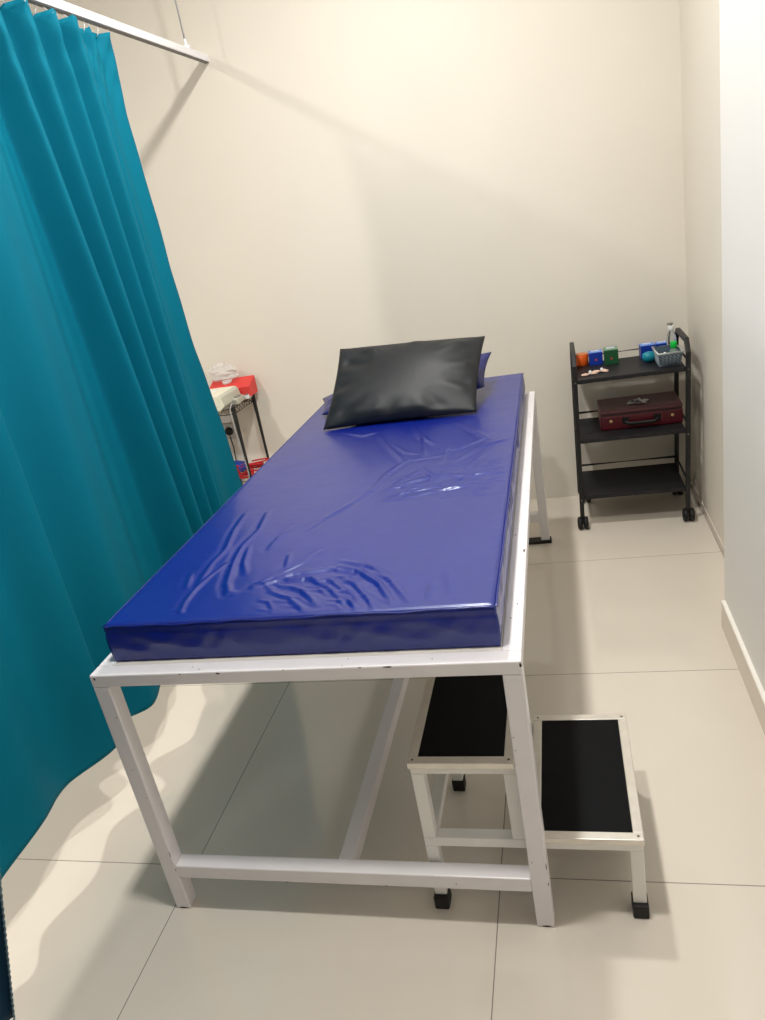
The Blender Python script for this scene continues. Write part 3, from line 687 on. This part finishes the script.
bm = bmesh.new(); F = [bm.verts.new((x, -.122, z)) for x, z in prof]; B = [bm.verts.new((x, .080, z)) for x, z in prof]
bm.faces.new(F); bm.faces.new(B[::-1])
for i in range(len(prof)): j = (i+1) % len(prof); bm.faces.new((F[i], B[i], B[j], F[j]))
for f in bm.faces: f.material_index = 1 if f.calc_center_median().x > .1 and abs(f.normal.y) < .5 else 0
finish('casing', bm, ['cream', 'creamside'], ecg, bevel=.003)
bm = bmesh.new(); box(bm, -.10, .05, -.08, .03, .0762, .0776); finish('key_panel', bm, 'panel', ecg, bevel=.001)
bm = bmesh.new(); box(bm, -.163, .104, -.1232, -.1215, .022, .025); finish('casing_seam', bm, 'creamside', ecg)
for k, yy in enumerate((-.085, -.055, -.02)):
    bm = bmesh.new(); lathe(bm, [(.006, 0), (.005, .008)], (.122, yy, .030), 12, axis='X'); finish('port', bm, 'greyplastic', ecg)
con = thing('cable_connector', on_rack(-.014, .095, ZT), 'pale grey cable connector block at the right edge of the rack top', 'connector', None, ANG+.05)
bm = bmesh.new(); box(bm, -.014, .014, -.030, .060, 0, .030); finish('housing', bm, 'creamside', con, bevel=.004)
bm = bmesh.new(); box(bm, -.010, .010, -.010, .034, .030, .036); finish('socket_face', bm, 'greyplastic', con, bevel=.001)
bm = bmesh.new(); tube(bm, [(.0, -.030, .016), (.002, -.050, .012), (.006, -.068, .007)], .0055, 8); finish('strain_relief', bm, 'greyplastic', con)
con2 = thing('clamp', on_rack(.006, .186, ZT), 'small white and grey clamp beside the red box', 'clamp', None, ANG)
bm = bmesh.new(); box(bm, -.016, .012, -.020, .022, 0, .020); finish('clamp_body', bm, 'whiteplastic', con2, bevel=.003)
bm = bmesh.new(); box(bm, -.006, .006, -.022, .010, .020, .026); finish('clamp_lever', bm, 'greyplastic', con2, bevel=.001)
# red tissue box
rb = thing('tissue_box', on_rack(-.080, .205, ZT+.0095), 'red cardboard tissue box on the wire rack against the back wall', 'tissue box', None, ANG+.02)
bm = bmesh.new(); pr = [(-.030, 0), (.062, 0), (.062, .088), (-.034, .052)]
F = [bm.verts.new((-.125, y, z)) for y, z in pr]; B = [bm.verts.new((.108, y, z)) for y, z in pr]; bm.faces.new(F); bm.faces.new(B[::-1])
for i in range(4): bm.faces.new((F[i], B[i], B[(i+1) % 4], F[(i+1) % 4]))
finish('carton_body', bm, 'redcard', rb, bevel=.0015)
bm = bmesh.new(); box(bm, -.1265, -.055, -.0360, -.0340, .004, .050); finish('lilac_panel', bm, 'purple', rb)
bm = bmesh.new(); lathe(bm, [(.026, 0), (.026, .018)], (-.035, .034, .066), 20); finish('slot', bm, 'whiteplastic', rb)
fl = thing('plastic_wrapper', on_rack(-.112, .228, ZT+.093), 'crumpled clear plastic wrapper puffed up on top of the red tissue box', 'wrapper', None, ANG)
bm = bmesh.new(); r = random.Random(21); nu, nv = 12, 8; V = []
for j in range(nv):
    row = []
    for i in range(nu):
        a = 2*math.pi*i/nu; t = j/(nv-1); rad = (.018+.048*math.sin(math.pi*(.25+.62*t)))*(1+r.uniform(-.28, .28))
        row.append(bm.verts.new((rad*math.cos(a)*1.05-.018*t, rad*math.sin(a)*.50, .004+.085*t*(1+r.uniform(-.14, .14)))))
    V.append(row)
for j in range(nv-1):
    for i in range(nu): bm.faces.new((V[j][i], V[j][(i+1) % nu], V[j+1][(i+1) % nu], V[j+1][i]))
o = finish('wrapper_film', bm, 'film', fl); md = o.modifiers.new('thickness', 'SOLIDIFY'); md.thickness = .0005

# cables on the lower wire shelf
def coil(name, cx, cy, cz, R, n, r_, m, label, seed, sq=.55, cat='cable', tilt=0):
    rr = random.Random(seed); pts = []; ph = rr.uniform(0, 6.28); K = int(n*26)
    for k in range(K):
        a = 2*math.pi*k/26+ph; q = R*(1+.16*math.sin(a*.37+ph)+.10*math.sin(a*1.7)); t = k/K
        pts.append((q*math.cos(a)+.012*math.sin(a*.23), q*math.sin(a)*sq+.010*math.cos(a*.31), r_+.001+abs(.034*t+.010*math.sin(a*.9+ph))+tilt*q*math.cos(a)*0))
    bm = bmesh.new(); tube(bm, pts, r_, 7); o = finish(name, bm, m); o.location = on_rack(cx, cy, cz); tag(o, label, cat); return o
zs = .3595
coil('cable', -.062, .175, zs, .068, 5.4, .0042, 'redcable', 'tangled red cable coil on the lower wire shelf, towards the back', 2)
coil('cable', -.060, .060, zs, .050, 4.2, .0042, 'redcable', 'tangled red cable coil on the lower wire shelf, towards the front', 8)
coil('cable', -.165, .110, zs, .042, 3.2, .0042, 'redcable', 'tangled red cable coil on the lower wire shelf, nearest the curtain', 15, .8)
coil('cable', -.050, .030, zs+.044, .026, 2.0, .0042, 'bluecable', 'small blue cable coil on top of the front red cables', 4)
bp_ = thing('pouch', on_rack(-.195, .215, zs), 'blue pouch on the lower wire shelf below the wall socket', 'pouch', None, ANG)
bm = bmesh.new(); grid(bm, lambda u, v: Vector(((u-.5)*.12, (v-.5)*.07, .022+.020*(max(0, 1-abs(2*u-1)**3)*max(0, 1-abs(2*v-1)**3))**.5)), 20, 14)
grid(bm, lambda u, v: Vector(((u-.5)*.12, (v-.5)*.07, .022-.020*(max(0, 1-abs(2*u-1)**3)*max(0, 1-abs(2*v-1)**3))**.5)), 20, 14)
bmesh.ops.remove_doubles(bm, verts=bm.verts[:], dist=.0004); finish('pouch_body', bm, 'bluecable', bp_, smooth=True)
bm = bmesh.new(); tube(bm, [(-.05, -.0365, .024), (.05, -.0365, .024)], .0018, 6); finish('zip', bm, 'greycable', bp_)
bm = bmesh.new()
tube(bm, [on_rack(-.008, .020, .762), on_rack(-.004, -.006, .756), on_rack(-.008, -.022, .738), on_rack(-.006, -.022, .60), on_rack(.002, -.021, .48), on_rack(.004, -.020, .40), on_rack(-.010, -.021, .33), on_rack(-.006, -.018, .10), on_rack(-.03, -.018, .005)], .0032, 8)
o = finish('cable', bm, 'greycable', None); tag(o, 'pale grey cable hanging down the front leg of the wire rack', 'cable')

# wall socket with plug
sk = thing('wall_socket', (-1.640, YB-.0005, .553), 'grey-white wall socket on the back wall behind the rack', 'wall socket')
bm = bmesh.new(); box(bm, -.043, .043, -.010, 0, -.043, .043); finish('face_plate', bm, 'socket', sk, bevel=.003)
bm = bmesh.new(); box(bm, -.033, -.017, -.0135, -.010, .018, .036); finish('rocker_switch', bm, 'whiteplastic', sk, bevel=.001)
bm = bmesh.new(); box(bm, -.045, .045, -.030, .0, -.026, .026)
tb = thing('junction_box', (-1.652, YB-.0005, .633), 'white box mounted on the back wall just above the socket', 'junction box')
finish('box_body', bm, 'trunk', tb, bevel=.004)
bm = bmesh.new(); box(bm, -.041, .041, -.0315, -.0295, -.022, .022); finish('cover', bm, 'whiteplastic', tb, bevel=.001)
pg = thing('plug', (-1.638, YB-.0110, .556), 'black three-pin plug with its cord in the wall socket', 'plug')
bm = bmesh.new(); lathe(bm, [(.022, 0), (.0225, -.004), (.018, -.016), (.012, -.024)], (0, 0, 0), 20, axis='Y'); finish('plug_body', bm, 'rubber', pg)
bm = bmesh.new(); tube(bm, [(0, -.012, -.014), (.002, -.012, -.030), (.003, -.004, -.09), (-.006, .001, -.17), (-.010, .003, -.35), (-.03, .003, -.545)], .0032, 8); finish('cord', bm, 'blackcable', pg)

# ---------------------------------------------------------------- groups of repeats
for cat_, grp in (('pillow', 'pillows at the head of the bed'), ('curtain', 'privacy curtain panels'), ('box', 'small cartons on the trolley top'), ('clip', 'pink clips on the trolley top'), ('bottle', 'bottles on the trolley top')):
    for o in list(bpy.data.objects):
        if o.parent is None and o.get('category') == cat_: o['group'] = grp
for o in list(bpy.data.objects):
    if o.parent is None and o.get('category') == 'cable' and 'red' in o['label'].split(' coil')[0]: o['group'] = 'red cable coils on the lower wire shelf'
